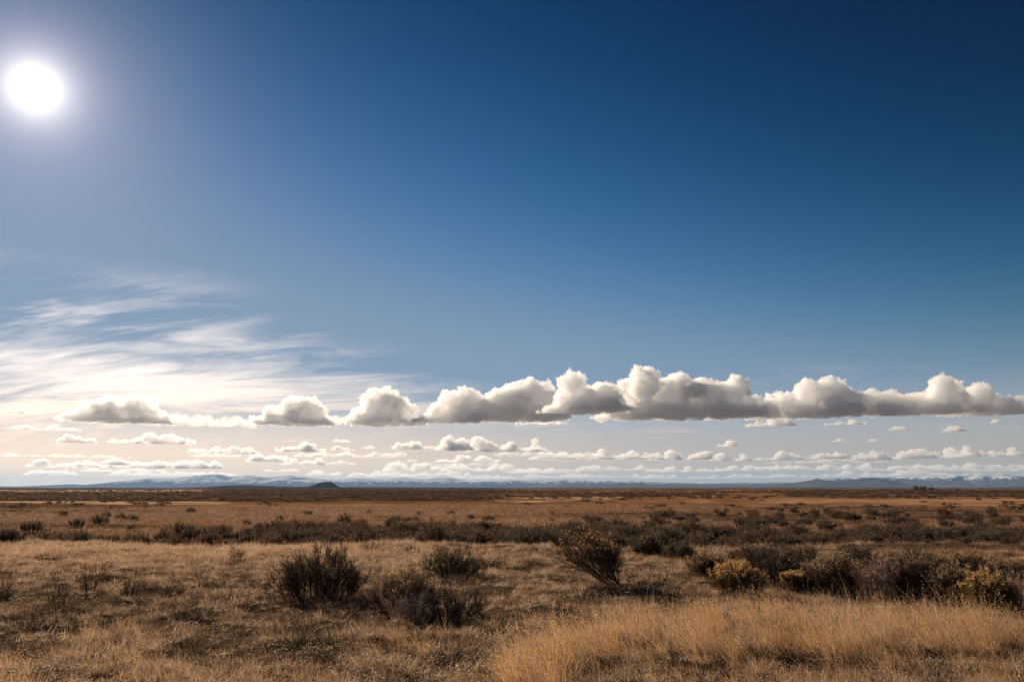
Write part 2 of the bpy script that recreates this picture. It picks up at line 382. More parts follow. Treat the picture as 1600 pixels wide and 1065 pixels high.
CLOUD_H = 800.0
def cloud(label, x0, x1, base, top, prof=None, seed=0, dens=1.0, group=None, dist=None, vox=1.0, soft=1.0):
    """a cumulus: spans photo columns x0..x1, flat base row, top row; prof = heights (0..1) along its length"""
    d0 = ray(0.5 * (x0 + x1), base); tanel = d0[2] / math.hypot(d0[0], d0[1])
    D = dist or CLOUD_H / tanel                       # horizontal distance of a base at cloud level
    c = d0 / math.hypot(d0[0], d0[1]) * D
    s = D / math.hypot(d0[0], d0[1]) / FPX            # metres per photo pixel at the cloud
    rng = random.Random(seed * 7919 + 13)
    W = (x1 - x0) * 1.06; Hh = (base - top) * 1.10
    prof = prof or [rng.uniform(0.3, 1.0) for _ in range(max(5, int(W / 9)))]
    prof[0] *= 0.6; prof[-1] *= 0.6
    blobs = []; n = max(6, int(W / max(Hh, 6) * 10))
    for k in range(n):
        t = (k + rng.uniform(0.1, 0.9)) / n
        hp = np.interp(t, np.linspace(0, 1, len(prof)), prof) * Hh * rng.uniform(0.72, 1.0)
        r = max(hp * rng.uniform(0.28, 0.48), Hh * 0.14)
        zc = max(hp - r, 0) * rng.choice([1.0, 1.0, 0.7, 0.4, 0.15])
        blobs.append(((t - 0.5) * (W - 2 * r), rng.uniform(-0.42, 0.42) * Hh, zc, r * rng.uniform(1.0, 1.45), r * 0.9, r))
    for k in range(n // 2):
        t = rng.random(); hp = np.interp(t, np.linspace(0, 1, len(prof)), prof) * Hh; r = hp * 0.3
        blobs.append(((t - 0.5) * (W - 2 * r), rng.uniform(-0.25, 0.25) * Hh, r * 0.3, r * 2.4, r * 1.1, r * 0.9))
    me = blob_cloud(blobs, vox, Hh * 0.20 * soft, Hh * 0.34, seed)
    zc_ = np.empty(len(me.vertices) * 3, np.float32); me.vertices.foreach_get('co', zc_); zc_ = zc_.reshape(-1, 3)
    zc_[:, 2] = np.where(zc_[:, 2] < 0, zc_[:, 2] * 0.4, zc_[:, 2]); me.vertices.foreach_set('co', zc_.ravel()); me.update()
    me.materials.clear(); me.materials.append(cloud_material('cloud_vapour', 0.135 * dens / s))
    o = link('cumulus_cloud', me, None, Vector(c) + Vector((0, 0, CAM_Z)))
    o.scale = (s, s, s); o.rotation_euler = (0, 0, -math.atan2(d0[0], d0[1]))
    tag(o, label, 'cloud', group)
    return o
def build_clouds():
    main = [
     ('dark-centred cumulus cloud furthest left in the main cloud row', 98, 262, 660, 615, [.35, .8, 1, .9, .95, .5], 1.0),
     ('thin pale cloud trailing right of the leftmost dark-centred cloud', 250, 395, 666, 626, [.9, .7, .5, .45, .5, .55], .45),
     ('compact cumulus cloud with two grey lumps, left of the round cloud', 388, 527, 664, 612, [.5, .75, .7, 1, .85, .4], 1.0),
     ('round cumulus cloud with a dark heart and bright rim', 543, 665, 664, 603, [.6, .9, 1, .95, .7, .4], 1.0),
     ('small dark-faced cumulus cloud joining the round cloud to the big tower', 650, 775, 660, 605, [.6, .85, 1, .9, .75], 1.0),
     ('cumulus tower with a rounded white head at the left of the long cloud', 738, 885, 657, 582, [.5, .8, 1, .95, .85, .7], 1.0),
     ('cumulus cloud with a white dome between the two big cloud towers', 850, 985, 645, 580, [.55, .9, 1, .85, .8], 1.0),
     ('largest cumulus cloud, long and dark based, in the middle of the row', 945, 1205, 654, 573, [.75, 1, .95, .9, .85, .82, .8, .45], 1.15),
     ('grey-based cumulus cloud right of the largest cloud', 1178, 1420, 651, 590, [.7, .8, .95, 1, .75, .7, .6], 1.0),
     ('cumulus cloud with a peaked white top near the right edge', 1365, 1520, 648, 589, [.9, .85, .6, .8, 1, .6], 1.0),
     ('tapering dark cumulus cloud cut by the right edge', 1468, 1640, 648, 594, [.8, .95, .9, .75, .6, .4], 1.0)]
    for k, (lb, a, b, ba, to, pr, de) in enumerate(main):
        cloud(lb, a, b, ba, to, pr, 100 + k, de, 'cumulus clouds in the main row')
    items = []
    def under(a, b):
        c = (a + b) / 2
        for lim, nm in ((265, 'the leftmost main cloud'), (530, 'the compact two-lump cloud'), (665, 'the round cloud'), (885, 'the white-headed tower'), (1205, 'the largest cloud'), (1415, 'the grey-based cloud')):
            if c < lim: return nm
        return 'the rightmost main clouds'
    low = [(92, 147, 692, 677), (170, 216, 692, 674), (214, 300, 694, 668), (298, 402, 709, 693), (388, 462, 721, 700), (430, 508, 706, 683), (517, 552, 704, 692), (565, 586, 701, 693),
           (70, 335, 731, 714), (440, 512, 726, 709), (510, 556, 726, 714), (612, 682, 702, 684), (676, 740, 704, 674), (730, 848, 706, 681), (618, 652, 721, 714), (678, 742, 722, 707), (738, 782, 722, 711),
           (828, 885, 717, 692), (870, 1018, 717, 698), (1015, 1112, 718, 699), (1108, 1192, 720, 705), (1198, 1264, 718, 703), (1262, 1322, 717, 703), (1318, 1412, 719, 702), (1402, 1502, 716, 692), (1496, 1608, 713, 690),
           (1120, 1156, 698, 684), (1298, 1324, 690, 680), (1388, 1420, 672, 662), (1472, 1512, 674, 660), (1548, 1568, 661, 650), (1165, 1242, 666, 647), (518, 548, 691, 682), (806, 884, 664, 651), (1290, 1352, 664, 652), (0, 60, 646, 634), (20, 120, 672, 660), (1355, 1372, 690, 683)]
    for k, (a, b, ba, to) in enumerate(low):
        small = (b - a) < 45
        o = cloud(None, a, b, ba, to, None, 300 + k, 1.5, 'small cumulus puffs' if small else 'second row of cumulus clouds', vox=0.7)
        items.append((o, a + b, '* small bright cumulus puff from left, below ' + under(a, b) if small else '* low cumulus bank from left, second row below ' + under(a, b)))
    far = [(480, 532, 743, 731), (545, 645, 746, 733), (600, 705, 737, 722), (690, 805, 736, 721), (800, 905, 739, 728), (900, 1020, 735, 723), (1010, 1130, 737, 724), (1120, 1250, 735, 722), (1240, 1360, 734, 722), (1350, 1480, 735, 723), (1470, 1610, 733, 720), (820, 1000, 746, 738), (1000, 1200, 747, 739), (1200, 1420, 745, 737), (1420, 1452, 743, 729), (640, 830, 748, 740), (1450, 1620, 743, 736)]
    frng = random.Random(77)
    for k in range(26):
        a = frng.uniform(0, 1560); ba = frng.uniform(711, 744); b = a + frng.uniform(45, 190); far.append((a, b, ba, ba - frng.uniform(6, 13)))
    for k, (a, b, ba, to) in enumerate(far):
        o = cloud(None, a, b, ba, to, None, 500 + k, 1.2, 'distant cloud strips over the mountains', vox=0.8, soft=0.8)
        items.append((o, a + b, '* flat distant cloud strip from left, %s, below %s' % ('lowest' if ba > 738 else 'low' if ba > 727 else 'higher up', under(a, b))))
    for o, u, t in items: o['label'] = t
    by = {}
    for o, u, t in items: by.setdefault(t, []).append((u, o))
    for t, l in by.items():
        l.sort(key=lambda q: q[0])
        for i, (u, o) in enumerate(l): o['label'] = t.replace('* ', '').replace(' from left', '') if len(l) == 1 else t.replace('*', ('first', 'second', 'third', 'fourth', 'fifth', 'sixth', 'seventh', 'eighth', 'ninth', 'tenth', 'eleventh', 'twelfth')[i])
build_clouds()

# ------------------------------------------------------------------ haze
def build_haze():
    m, N = new_mat('air_haze')
    v = N.new('ShaderNodeVolumePrincipled'); v.inputs['Color'].default_value = rgba(HAZE_COLOR)
    v.inputs['Density Attribute'].default_value = ''; v.inputs['Color Attribute'].default_value = ''; v.inputs['Temperature Attribute'].default_value = ''
    v.inputs['Density'].default_value = HAZE_DENSITY; v.inputs['Anisotropy'].default_value = 0.2
    o = N.new('ShaderNodeOutputMaterial'); N.put(o.inputs['Volume'], v.outputs[0])
    try: m.cycles.homogeneous_volume = True
    except Exception: pass
    L, z0, z1 = 40000.0, -120.0, 540.0
    V = [(x * L, y * L, z) for z in (z0, z1) for x, y in ((-1, -1), (1, -1), (1, 1), (-1, 1))]
    Q = [(0, 3, 2, 1), (4, 5, 6, 7), (0, 1, 5, 4), (1, 2, 6, 5), (2, 3, 7, 6), (3, 0, 4, 7)]
    tag(link('haze', mk_mesh('haze', V, [np.array(Q)], m)), 'thin blue haze in the air over the plain', None, None, 'stuff')
HAZE_DENSITY = 2.1e-5; HAZE_COLOR = (0.32, 0.60, 1.0)
build_haze()

# ------------------------------------------------------------------ plant materials
def leaf_mat(name, ca, cb, transl=0.45, scale=1.2, cc=None, rough=0.6):
    m, N = new_mat(name)
    geo = N.new('ShaderNodeNewGeometry'); oi = N.new('ShaderNodeObjectInfo')
    n = N.noise(geo.outputs['Position'], scale, 5, 0.65)
    f = N.math('ADD', N.math('MULTIPLY', N.ss(n, 0.32, 0.68), 0.6), N.math('MULTIPLY', oi.outputs['Random'], 0.4))
    c = N.mix(f, rgba(ca), rgba(cb))
    if cc:
        g = N.noise(geo.outputs['Position'], scale * 9, 3, 0.6); c = N.mix(N.ss(g, 0.52, 0.7), c, rgba(cc))
    d = N.new('ShaderNodeBsdfDiffuse'); N.put(d.inputs[0], c)
    t = N.new('ShaderNodeBsdfTranslucent'); N.put(t.inputs[0], c)
    mx = N.new('ShaderNodeMixShader'); mx.inputs[0].default_value = transl; N.put(mx.inputs[1], d.outputs[0]); N.put(mx.inputs[2], t.outputs[0])
    g = N.new('ShaderNodeBsdfGlossy'); g.inputs['Roughness'].default_value = 0.45; N.put(g.inputs[0], rgba((0.9, 0.8, 0.65)))
    m2 = N.new('ShaderNodeMixShader'); m2.inputs[0].default_value = 0.04; N.put(m2.inputs[1], mx.outputs[0]); N.put(m2.inputs[2], g.outputs[0])
    o = N.new('ShaderNodeOutputMaterial'); N.put(o.inputs[0], m2.outputs[0])
    return m
M_STRAW = leaf_mat('dry_straw', (0.38, 0.235, 0.145), (0.66, 0.46, 0.30), 0.55, 0.5, (0.78, 0.60, 0.44))
M_THATCH = leaf_mat('matted_thatch', (0.13, 0.080, 0.050), (0.42, 0.27, 0.175), 0.45, 0.9, (0.66, 0.48, 0.34))
M_GOLD = leaf_mat('golden_grass', (0.50, 0.275, 0.115), (0.72, 0.46, 0.235), 0.62, 0.6)
M_TUSS = leaf_mat('dark_tussock', (0.04, 0.028, 0.018), (0.085, 0.06, 0.036), 0.3, 2.0)
M_LITTER = leaf_mat('pale_litter', (0.45, 0.33, 0.21), (0.72, 0.60, 0.46), 0.4, 3.0)
M_BARK = leaf_mat('dark_bark', (0.05, 0.034, 0.026), (0.10, 0.07, 0.052), 0.0, 3.0)
M_BARKP = leaf_mat('pale_bark', (0.36, 0.25, 0.19), (0.56, 0.42, 0.34), 0.0, 3.0)
M_SAGE = leaf_mat('sage_leaf', (0.070, 0.051, 0.038), (0.140, 0.102, 0.072), 0.5, 1.5)
M_SAGEG = leaf_mat('grey_green_sage_leaf', (0.076, 0.060, 0.040), (0.145, 0.112, 0.068), 0.5, 0.8)
M_BROWN = leaf_mat('brown_leaf', (0.105, 0.064, 0.044), (0.205, 0.130, 0.083), 0.5, 1.5)
M_OLIVE = leaf_mat('olive_stem', (0.10, 0.066, 0.030), (0.18, 0.118, 0.052), 0.35, 2.0)
M_HEAD = leaf_mat('golden_seed_head', (0.44, 0.25, 0.09), (0.64, 0.41, 0.18), 0.5, 4.0)
M_HEADT = leaf_mat('tan_seed_head', (0.28, 0.19, 0.11), (0.44, 0.32, 0.19), 0.5, 4.0)

# ------------------------------------------------------------------ plant geometry
ORD = ['first', 'second', 'third', 'fourth', 'fifth', 'sixth', 'seventh', 'eighth', 'ninth', 'tenth', 'eleventh', 'twelfth', 'thirteenth', 'fourteenth', 'fifteenth', 'sixteenth', 'seventeenth', 'eighteenth', 'nineteenth', 'twentieth']
def order_labels(items):
    """items: (object, column, text); alike texts are told apart by their order from the left"""
    by = {}
    for o, u, t in items: by.setdefault(t, []).append((u, o))
    for t, l in by.items():
        l.sort(key=lambda a: a[0])
        for i, (u, o) in enumerate(l): o['label'] = t.replace('* ', '').replace(' from left', '') if len(l) == 1 else t.replace('*', ORD[min(i, 19)])
def unit(v): return v / np.maximum(np.linalg.norm(v, axis=-1, keepdims=True), 1e-9)
def tubes(P, R):
    """three-sided tapered stems: P (n,k,3), R (n,k)"""
    n, k, _ = P.shape
    d = unit(P[:, -1] - P[:, 0]); a = np.where(np.abs(d[:, 2:3]) < 0.9, [[0, 0, 1.0]], [[1.0, 0, 0]])
    u = unit(np.cross(d, a)); w = np.cross(d, u)
    an = np.array([0, 2.094, 4.189])
    ring = u[:, None, None] * np.cos(an)[None, None, :, None] + w[:, None, None] * np.sin(an)[None, None, :, None]
    V = (P[:, :, None] + ring * R[:, :, None, None]).reshape(-1, 3)
    b = (np.arange(n) * k * 3)[:, None, None] + (np.arange(k - 1) * 3)[None, :, None]; s = np.arange(3)[None, None, :]; s2 = (s + 1) % 3
    Q = np.stack([b + s, b + s2, b + 3 + s2, b + 3 + s], -1).reshape(-1, 4)
    return V, Q
def leaves(P, D, L, W, rng):
    n = len(P); side = unit(np.cross(D, rng.normal(size=(n, 3)))) * (np.asarray(W).reshape(-1, 1) * 0.5); tip = D * np.asarray(L).reshape(-1, 1)
    V = np.stack([P, P + tip * 0.5 + side, P + tip, P + tip * 0.5 - side], 1).reshape(-1, 3)
    return V, np.arange(4 * n).reshape(n, 4)
def join(parts):
    V = []; Q = []; o = 0
    for v, q in parts: V.append(v); Q.append(q + o); o += len(v)
    return np.vstack(V), np.vstack(Q)
def blades(n, rng, L, W, spread, tilt, curve, plume=0.0, k=4):
    """a tuft of grass blades growing from a small patch"""
    az = rng.uniform(0, 2 * math.pi, n); t0 = np.abs(rng.normal(tilt[0], tilt[1], n)); ln = rng.uniform(L[0], L[1], n); cv = rng.uniform(curve[0], curve[1], n)
    r = spread * np.sqrt(rng.random(n)); a2 = rng.uniform(0, 2 * math.pi, n)
    p = np.stack([r * np.cos(a2), r * np.sin(a2), np.zeros(n) - 0.01], 1)
    P = [p]
    h = np.stack([np.cos(az), np.sin(az), 0 * az], 1)
    for s in range(1, k):
        th = t0 + cv * s / (k - 1); d = h * np.sin(th)[:, None] + np.array([0, 0, 1.0]) * np.cos(th)[:, None]
        P.append(P[-1] + d * (ln / (k - 1))[:, None])
    P = np.stack(P, 1)
    ws = rng.uniform(W[0], W[1], n)
    sa = rng.uniform(0, 2 * math.pi, n); sd = np.stack([np.cos(sa), np.sin(sa), 0.3 * rng.normal(size=n)], 1)
    wd = np.linspace(1, 0.12, k)
    V = np.stack([P - sd[:, None] * (ws[:, None] * wd)[:, :, None] * 0.5, P + sd[:, None] * (ws[:, None] * wd)[:, :, None] * 0.5], 2).reshape(-1, 3)
    b = (np.arange(n) * k * 2)[:, None] + (np.arange(k - 1) * 2)[None]
    Q = np.stack([b, b + 1, b + 3, b + 2], -1).reshape(-1, 4)
    out = [(V, Q)]
    if plume > 0:
        m = 5; sel = np.where(rng.random(n) < plume)[0]
        a = P[sel, -2][:, None] + (P[sel, -1] - P[sel, -2])[:, None] * np.linspace(0.1, 1.0, m)[None, :, None]
        dd = unit(P[sel, -1] - P[sel, -2])[:, None] + 0.45 * rng.normal(size=(len(sel), m, 3))
        out.append(leaves(a.reshape(-1, 3), unit(dd).reshape(-1, 3), rng.uniform(0.015, 0.032, len(sel) * m), rng.uniform(0.003, 0.006, len(sel) * m), rng))
    return join(out)

def shrub(seed, W, H, prim=30, sec=9, ter=3, leaf=6, leaf_l=0.035, leaf_w=0.009, heads=0.0, head_n=8, zmin=0.0, sub_lo=0.3, lean=(0, 0), flat=0.6, thick=0.012, base=0.30, twig_l=0.26, off=0.0):
    """returns (stems, foliage, seed heads) as (V, Q) pairs; the plant stands on the origin"""
    rng = np.random.default_rng(seed)
    n = prim; ph = rng.uniform(0, 2 * math.pi, n); rho = np.sqrt(rng.random(n)) * 0.98
    tip = np.stack([np.cos(ph) * rho * W / 2 + lean[0] * H, np.sin(ph) * rho * W * 0.42 + lean[1] * H, H * (1 - rho ** 2.2 * flat) * rng.uniform(0.68, 0.92, n)], 1)
    lobe = 0.98 + 0.16 * np.sin(ph * 2 + rng.uniform(0, 6)) * rho + 0.13 * np.sin(ph * 5 + rng.uniform(0, 6)) * rho + 0.07 * rng.normal(size=n)
    tip = tip * lobe[:, None]
    st = np.stack([np.cos(ph) * rho * base * W + off * W, np.sin(ph) * rho * base * W, np.full(n, -0.03)], 1)
    mid = st * 0.5 + tip * 0.5 + np.stack([-0.10 * (tip - st)[:, 0], -0.10 * (tip - st)[:, 1], 0 * ph], 1) + rng.normal(size=(n, 3)) * 0.035 * H
    t = np.linspace(0, 1, 6)[None, :, None]
    P = (1 - t) ** 2 * st[:, None] + 2 * t * (1 - t) * mid[:, None] + t ** 2 * tip[:, None]
    P[:, 1:] += rng.normal(size=P[:, 1:].shape) * 0.012 * H
    parts = [tubes(P, thick * np.linspace(1, 0.28, 6)[None] * rng.uniform(0.6, 1.25, n)[:, None])]
    cx = np.array([lean[0] * H * 0.5, lean[1] * H * 0.5, 0])
    def sub(P, m, lo, ln, r0, up, thin=False):
        n, k, _ = P.shape
        tt = rng.uniform(lo, 0.98, (n, m)) * (k - 1); i = np.minimum(tt.astype(int), k - 2); f = (tt - i)[..., None]
        ii = np.arange(n)[:, None]
        a = P[ii, i] * (1 - f) + P[ii, i + 1] * f; d = unit(P[ii, i + 1] - P[ii, i])
        out = a - cx; out[..., 2] = 0; out = unit(out) * 0.35
        dd = unit(d * 0.75 + rng.normal(size=d.shape) * 0.66 + out + [0, 0, up + 0.2]); l = (ln * rng.uniform(0.5, 1.1, (n, m)))[..., None]
        b = a + dd * l * 0.5; c = b + unit(dd + rng.normal(size=d.shape) * 0.25 + [0, 0, up * 0.6]) * l * 0.5
        Pn = np.stack([a, b, c], 2).reshape(-1, 3, 3)
        rr = np.array([1, 0.7, 0.35])[None] * r0 * rng.uniform(0.7, 1.2, (n * m, 1))
        return Pn, (tubes(Pn, rr) if not thin else tubes(Pn[:, ::2], rr[:, ::2]))
    S2, tb = sub(P, sec, sub_lo, twig_l * H, thick * 0.42, 0.35); parts.append(tb); last = S2
    if ter:
        S3, tb = sub(S2, ter, 0.25, twig_l * 0.55 * H, thick * 0.26, 0.4, True); parts.append(tb); last = S3
    fol = None
    if leaf:
        n = len(last); f = rng.random((n, leaf))[..., None]
        a = np.where(f < 0.5, last[:, None, 0] * (1 - 2 * f) + last[:, None, 1] * 2 * f, last[:, None, 1] * (2 - 2 * f) + last[:, None, 2] * (2 * f - 1)).reshape(-1, 3)
        d = unit(np.repeat(last[:, 2] - last[:, 0], leaf, 0)); d = unit(d + rng.normal(size=d.shape) * 0.55)
        kp = a[:, 2] > zmin * H; a = a[kp]; d = d[kp]
        fol = leaves(a, d, leaf_l * rng.uniform(0.6, 1.3, len(a)), leaf_w * rng.uniform(0.7, 1.3, len(a)), rng)
    hd = None
    if heads > 0:
        tp = last[:, 2]; zr = (tp[:, 2] / H); sel = rng.random(len(tp)) < heads * np.clip((zr - 0.5) * 3.0, 0, 1)
        tp = tp[sel]
        if len(tp):
            a = np.repeat(tp, head_n, 0) + rng.normal(size=(len(tp) * head_n, 3)) * 0.014
            d = unit(rng.normal(size=a.shape) + [0, 0, 0.7])
            hd = leaves(a, d, rng.uniform(0.015, 0.032, len(a)), rng.uniform(0.010, 0.018, len(a)), rng)
    return join(parts), fol, hd

# ------------------------------------------------------------------ scatter of uncountable plants (grass, scrub, litter)
def scatter(name, label, protos, pos, rot, scl, idx):
    c = bpy.data.collections.new(name + '_kinds')
    for i, me in enumerate(protos):
        o = bpy.data.objects.new('%s_kind_%02d' % (name, i), me); c.objects.link(o)
    me = bpy.data.meshes.new(name); me.vertices.add(len(pos)); me.vertices.foreach_set('co', np.ascontiguousarray(pos, np.float32).ravel())
    a = me.attributes.new('rot', 'FLOAT_VECTOR', 'POINT'); a.data.foreach_set('vector', np.ascontiguousarray(rot, np.float32).ravel())
    a = me.attributes.new('scl', 'FLOAT_VECTOR', 'POINT'); a.data.foreach_set('vector', np.ascontiguousarray(scl, np.float32).ravel())
    a = me.attributes.new('idx', 'INT', 'POINT'); a.data.foreach_set('value', np.ascontiguousarray(idx, np.int32))
    o = link(name, me)
    g = bpy.data.node_groups.new(name + '_scatter', 'GeometryNodeTree')
    g.interface.new_socket('Geometry', in_out='INPUT', socket_type='NodeSocketGeometry'); g.interface.new_socket('Geometry', in_out='OUTPUT', socket_type='NodeSocketGeometry')
    gi = g.nodes.new('NodeGroupInput'); go = g.nodes.new('NodeGroupOutput')
    ci = g.nodes.new('GeometryNodeCollectionInfo'); ci.inputs['Collection'].default_value = c; ci.inputs['Separate Children'].default_value = True; ci.inputs['Reset Children'].default_value = True
    ip = g.nodes.new('GeometryNodeInstanceOnPoints'); ip.inputs['Pick Instance'].default_value = True
    def na(n, t): q = g.nodes.new('GeometryNodeInputNamedAttribute'); q.data_type = t; q.inputs[0].default_value = n; return q.outputs[0]
    er = g.nodes.new('FunctionNodeEulerToRotation'); g.links.new(na('rot', 'FLOAT_VECTOR'), er.inputs[0])
    g.links.new(gi.outputs[0], ip.inputs['Points']); g.links.new(ci.outputs[0], ip.inputs['Instance'])
    g.links.new(na('idx', 'INT'), ip.inputs['Instance Index']); g.links.new(er.outputs[0], ip.inputs['Rotation']); g.links.new(na('scl', 'FLOAT_VECTOR'), ip.inputs['Scale'])
    g.links.new(ip.outputs[0], go.inputs[0])
    md = o.modifiers.new('scatter', 'NODES'); md.node_group = g
    return tag(o, label, None, None, 'stuff')

def polar(n, d0, d1, power, rng, half=38):
    """random ground points in the view's wedge; points per square metre fall with distance as d**-power"""
    u = rng.random(n); e = 2 - power
    d = (d0 ** e + u * (d1 ** e - d0 ** e)) ** (1 / e) if abs(e) > 1e-6 else d0 * (d1 / d0) ** u
    a = np.radians(rng.uniform(-half, half, n)); x = d * np.sin(a); y = d * np.cos(a)
    return x, y, terrain(x, y)
def rise(x, y):                              # 1 on the near terrace, 0 below its bank
    return 1 - ss(y - (26.0 - 0.10 * np.clip(x, -30, 40) + 1.6 * noise2(x / 7.0, 0 * x + 3.1, 11)), -0.2, 1.2)

def tall_mask(px, py):
    b = np.interp(px, [700, 780, 820, 900, 1000, 1100, 1200, 1400, 1600, 1750], [1110, 1062, 1018, 992, 976, 962, 956, 962, 976, 985])
    right = ss(py, b - 6, b + 14) * (1 - 0.72 * ss(px, 860, 960) * ss(py + 12 * noise2(px / 60.0, py / 30.0, 5), 1012, 1040))
    el = lambda cx, cy, rx, ry: np.clip(1.25 - np.sqrt(((px - cx) / rx) ** 2 + ((py - cy) / ry) ** 2), 0, 1)
    return np.clip(right + 0.34 * el(190, 1015, 90, 40) + 0.34 * el(640, 1020, 95, 40) + 0.16 * el(300, 1050, 160, 25) + 0.14 * el(20, 1040, 60, 30), 0, 1)

def build_grass():
    rng = np.random.default_rng(5)
    # low matted grass on the near terrace
    pr = [mk_mesh('grass_tuft', *(lambda v, q: (v, [q]))(*blades(40, rng, (0.05, 0.15), (0.004, 0.008), 0.10, (1.05, 0.45), (-0.4, 1.0))), M_THATCH) for _ in range(5)]
    pr += [mk_mesh('grass_tuft', *(lambda v, q: (v, [q]))(*blades(40, rng, (0.06, 0.17), (0.004, 0.007), 0.08, (0.6, 0.4), (0.1, 1.3))), M_STRAW) for _ in range(5)]
    pr += [mk_mesh('grass_tuft', *(lambda v, q: (v, [q]))(*blades(46, rng, (0.05, 0.15), (0.004, 0.007), 0.10, (0.8, 0.4), (0.0, 1.0))), M_TUSS) for _ in range(2)]
    x, y, z = polar(70000, 6.8, 33, 1.0, rng)
    px, py = project(x, y, z); r = rise(x, y); d = np.hypot(x, y)
    lush = ss(py, 905, 862) * ss(px, 1000, 500) + 0.35 * ss(py, 985, 1050) * ss(px, 900, 500)
    bare = fbm(x / 1.1, y / 1.1, 77, 3); big = fbm(x / 5.0, y / 5.0, 78, 2)
    keep = (rng.random(len(x)) < np.clip(0.50 + 1.9 * bare + 0.7 * big + 0.6 * lush, 0.15, 1)) & (r > 0.3)
    x, y, z, lush, big, d, bare = x[keep], y[keep], z[keep], lush[keep], big[keep], d[keep], bare[keep]; n = len(x)
    straw = rng.random(n) < np.clip(0.28 + 0.6 * lush + 0.5 * big, 0.04, 0.97)
    idx = np.where(straw, 5 + rng.integers(0, 5, n), rng.integers(0, 5, n))
    dk = rng.random(n) < np.clip(0.18 + 1.4 * fbm(x / 0.55, y / 0.55, 79, 2) - 0.9 * bare - 0.6 * lush, 0, 0.85); idx = np.where(dk, 10 + rng.integers(0, 2, n), idx)
    rot = np.stack([rng.normal(0, 0.25, n), rng.normal(-0.22, 0.25, n), rng.uniform(0, 6.283, n)], 1)
    s = rng.uniform(0.5, 1.15, n) * (1 + 0.35 * lush) * (1 + 0.01 * d) * np.clip(0.85 + 0.7 * bare, 0.55, 1.15)
    scatter('grass', 'low dry straw-coloured grass matted over the near ground', pr, np.stack([x, y, z], 1), rot, np.stack([s, s, s * rng.uniform(0.7, 1.15, n)], 1), idx)
    # dry grass on the flats below the bank
    x, y, z = polar(26000, 26, 120, 1.2, rng); r = rise(x, y); zs = zones(x, y, z)
    g = np.clip(zs[0] + 0.6 * zs[1] - 0.5 * zs[2] + 0.25, 0.08, 1); keep = (r < 0.5) & (rng.random(len(x)) < g)
    x, y, z = x[keep], y[keep], z[keep]; n = len(x); d = np.hypot(x, y)
    rot = np.stack([rng.normal(0, 0.2, n), rng.normal(-0.15, 0.2, n), rng.uniform(0, 6.283, n)], 1); s = rng.uniform(0.9, 1.7, n) * (1 + d / 120)
    scatter('grass', 'thin dry grass on the flats beyond the bank', [mk_mesh('grass_tuft', *(lambda v, q: (v, [q]))(*blades(26, rng, (0.10, 0.22), (0.008, 0.014), 0.16, (0.6, 0.35), (0.1, 1.0), k=3)), M_THATCH) for _ in range(4)],
            np.stack([x, y, z], 1), rot, np.stack([s, s, s * 0.8], 1), rng.integers(0, 4, n))
    # tall golden grass leaning in the wind
    tg = [mk_mesh('tall_grass_tuft', *(lambda v, q: (v, [q]))(*blades(26, rng, (0.22, 0.52), (0.0022, 0.004), 0.09, (0.16, 0.16), (0.05, 0.7), 0.5, 5)), (M_GOLD, M_GOLD, M_STRAW)[_ % 3]) for _ in range(6)]
    tg += [mk_mesh('tall_grass_tuft', *(lambda v, q: (v, [q]))(*blades(7, rng, (0.45, 0.72), (0.003, 0.0045), 0.10, (0.18, 0.16), (0.2, 0.8), 0.9, 5)), (M_GOLD, M_STRAW)[_ % 2]) for _ in range(4)]
    x, y, z = polar(30000, 7.2, 15.0, 1.0, rng, 40); px, py = project(x, y, z); k = tall_mask(px, py)
    clump = 0.62 + 1.5 * fbm(x / 0.7, y / 0.7, 91, 3)
    keep = rng.random(len(x)) < 0.50 * np.clip(k * clump, 0, 1); x, y, z, k = x[keep], y[keep], z[keep], k[keep]; n = len(x)
    gust = 0.18 * fbm(x / 1.5, y / 1.5, 92, 2)
    rot = np.stack([rng.normal(0, 0.13, n), rng.normal(-0.56, 0.18, n) + gust, rng.normal(0, 0.5, n)], 1)
    s = rng.uniform(0.45, 1.1, n) * (0.5 + 0.5 * k) * (1 + 0.5 * fbm(x / 1.1, y / 1.1, 93, 2))
    scatter('tall_grass', 'tall golden dry grass leaning left along the foot of the picture', tg, np.stack([x, y, z], 1), rot, np.stack([s, s, s], 1), rng.integers(0, 10, n))
    # litter: broken pale leaves and seed husks
    lit = []
    for _ in range(3):
        a = np.stack([rng.normal(0, 0.08, 26), rng.normal(0, 0.08, 26), np.abs(rng.normal(0.02, 0.02, 26))], 1)
        v, q = leaves(a, unit(rng.normal(size=(26, 3)) * [1, 1, 0.5]), rng.uniform(0.012, 0.03, 26), rng.uniform(0.004, 0.011, 26), rng); lit.append(mk_mesh('litter_patch', v, [q], M_LITTER))
    x, y, z = polar(7000, 6.8, 24, 1.3, rng); px, py = project(x, y, z)
    keep = rng.random(len(x)) < np.clip(0.14 + 0.6 * ss(py, 1000, 1050) + 0.4 * fbm(x / 1.4, y / 1.4, 95, 2), 0.03, 1); x, y, z = x[keep], y[keep], z[keep]; n = len(x); s = rng.uniform(0.7, 1.3, n)
    scatter('leaf_litter', 'pale dry leaf litter and seed husks strewn in the grass', lit, np.stack([x, y, z + 0.02], 1), np.stack([0 * x, 0 * x, rng.uniform(0, 6.28, n)], 1), np.stack([s, s, s], 1), rng.integers(0, 3, n))
build_grass()

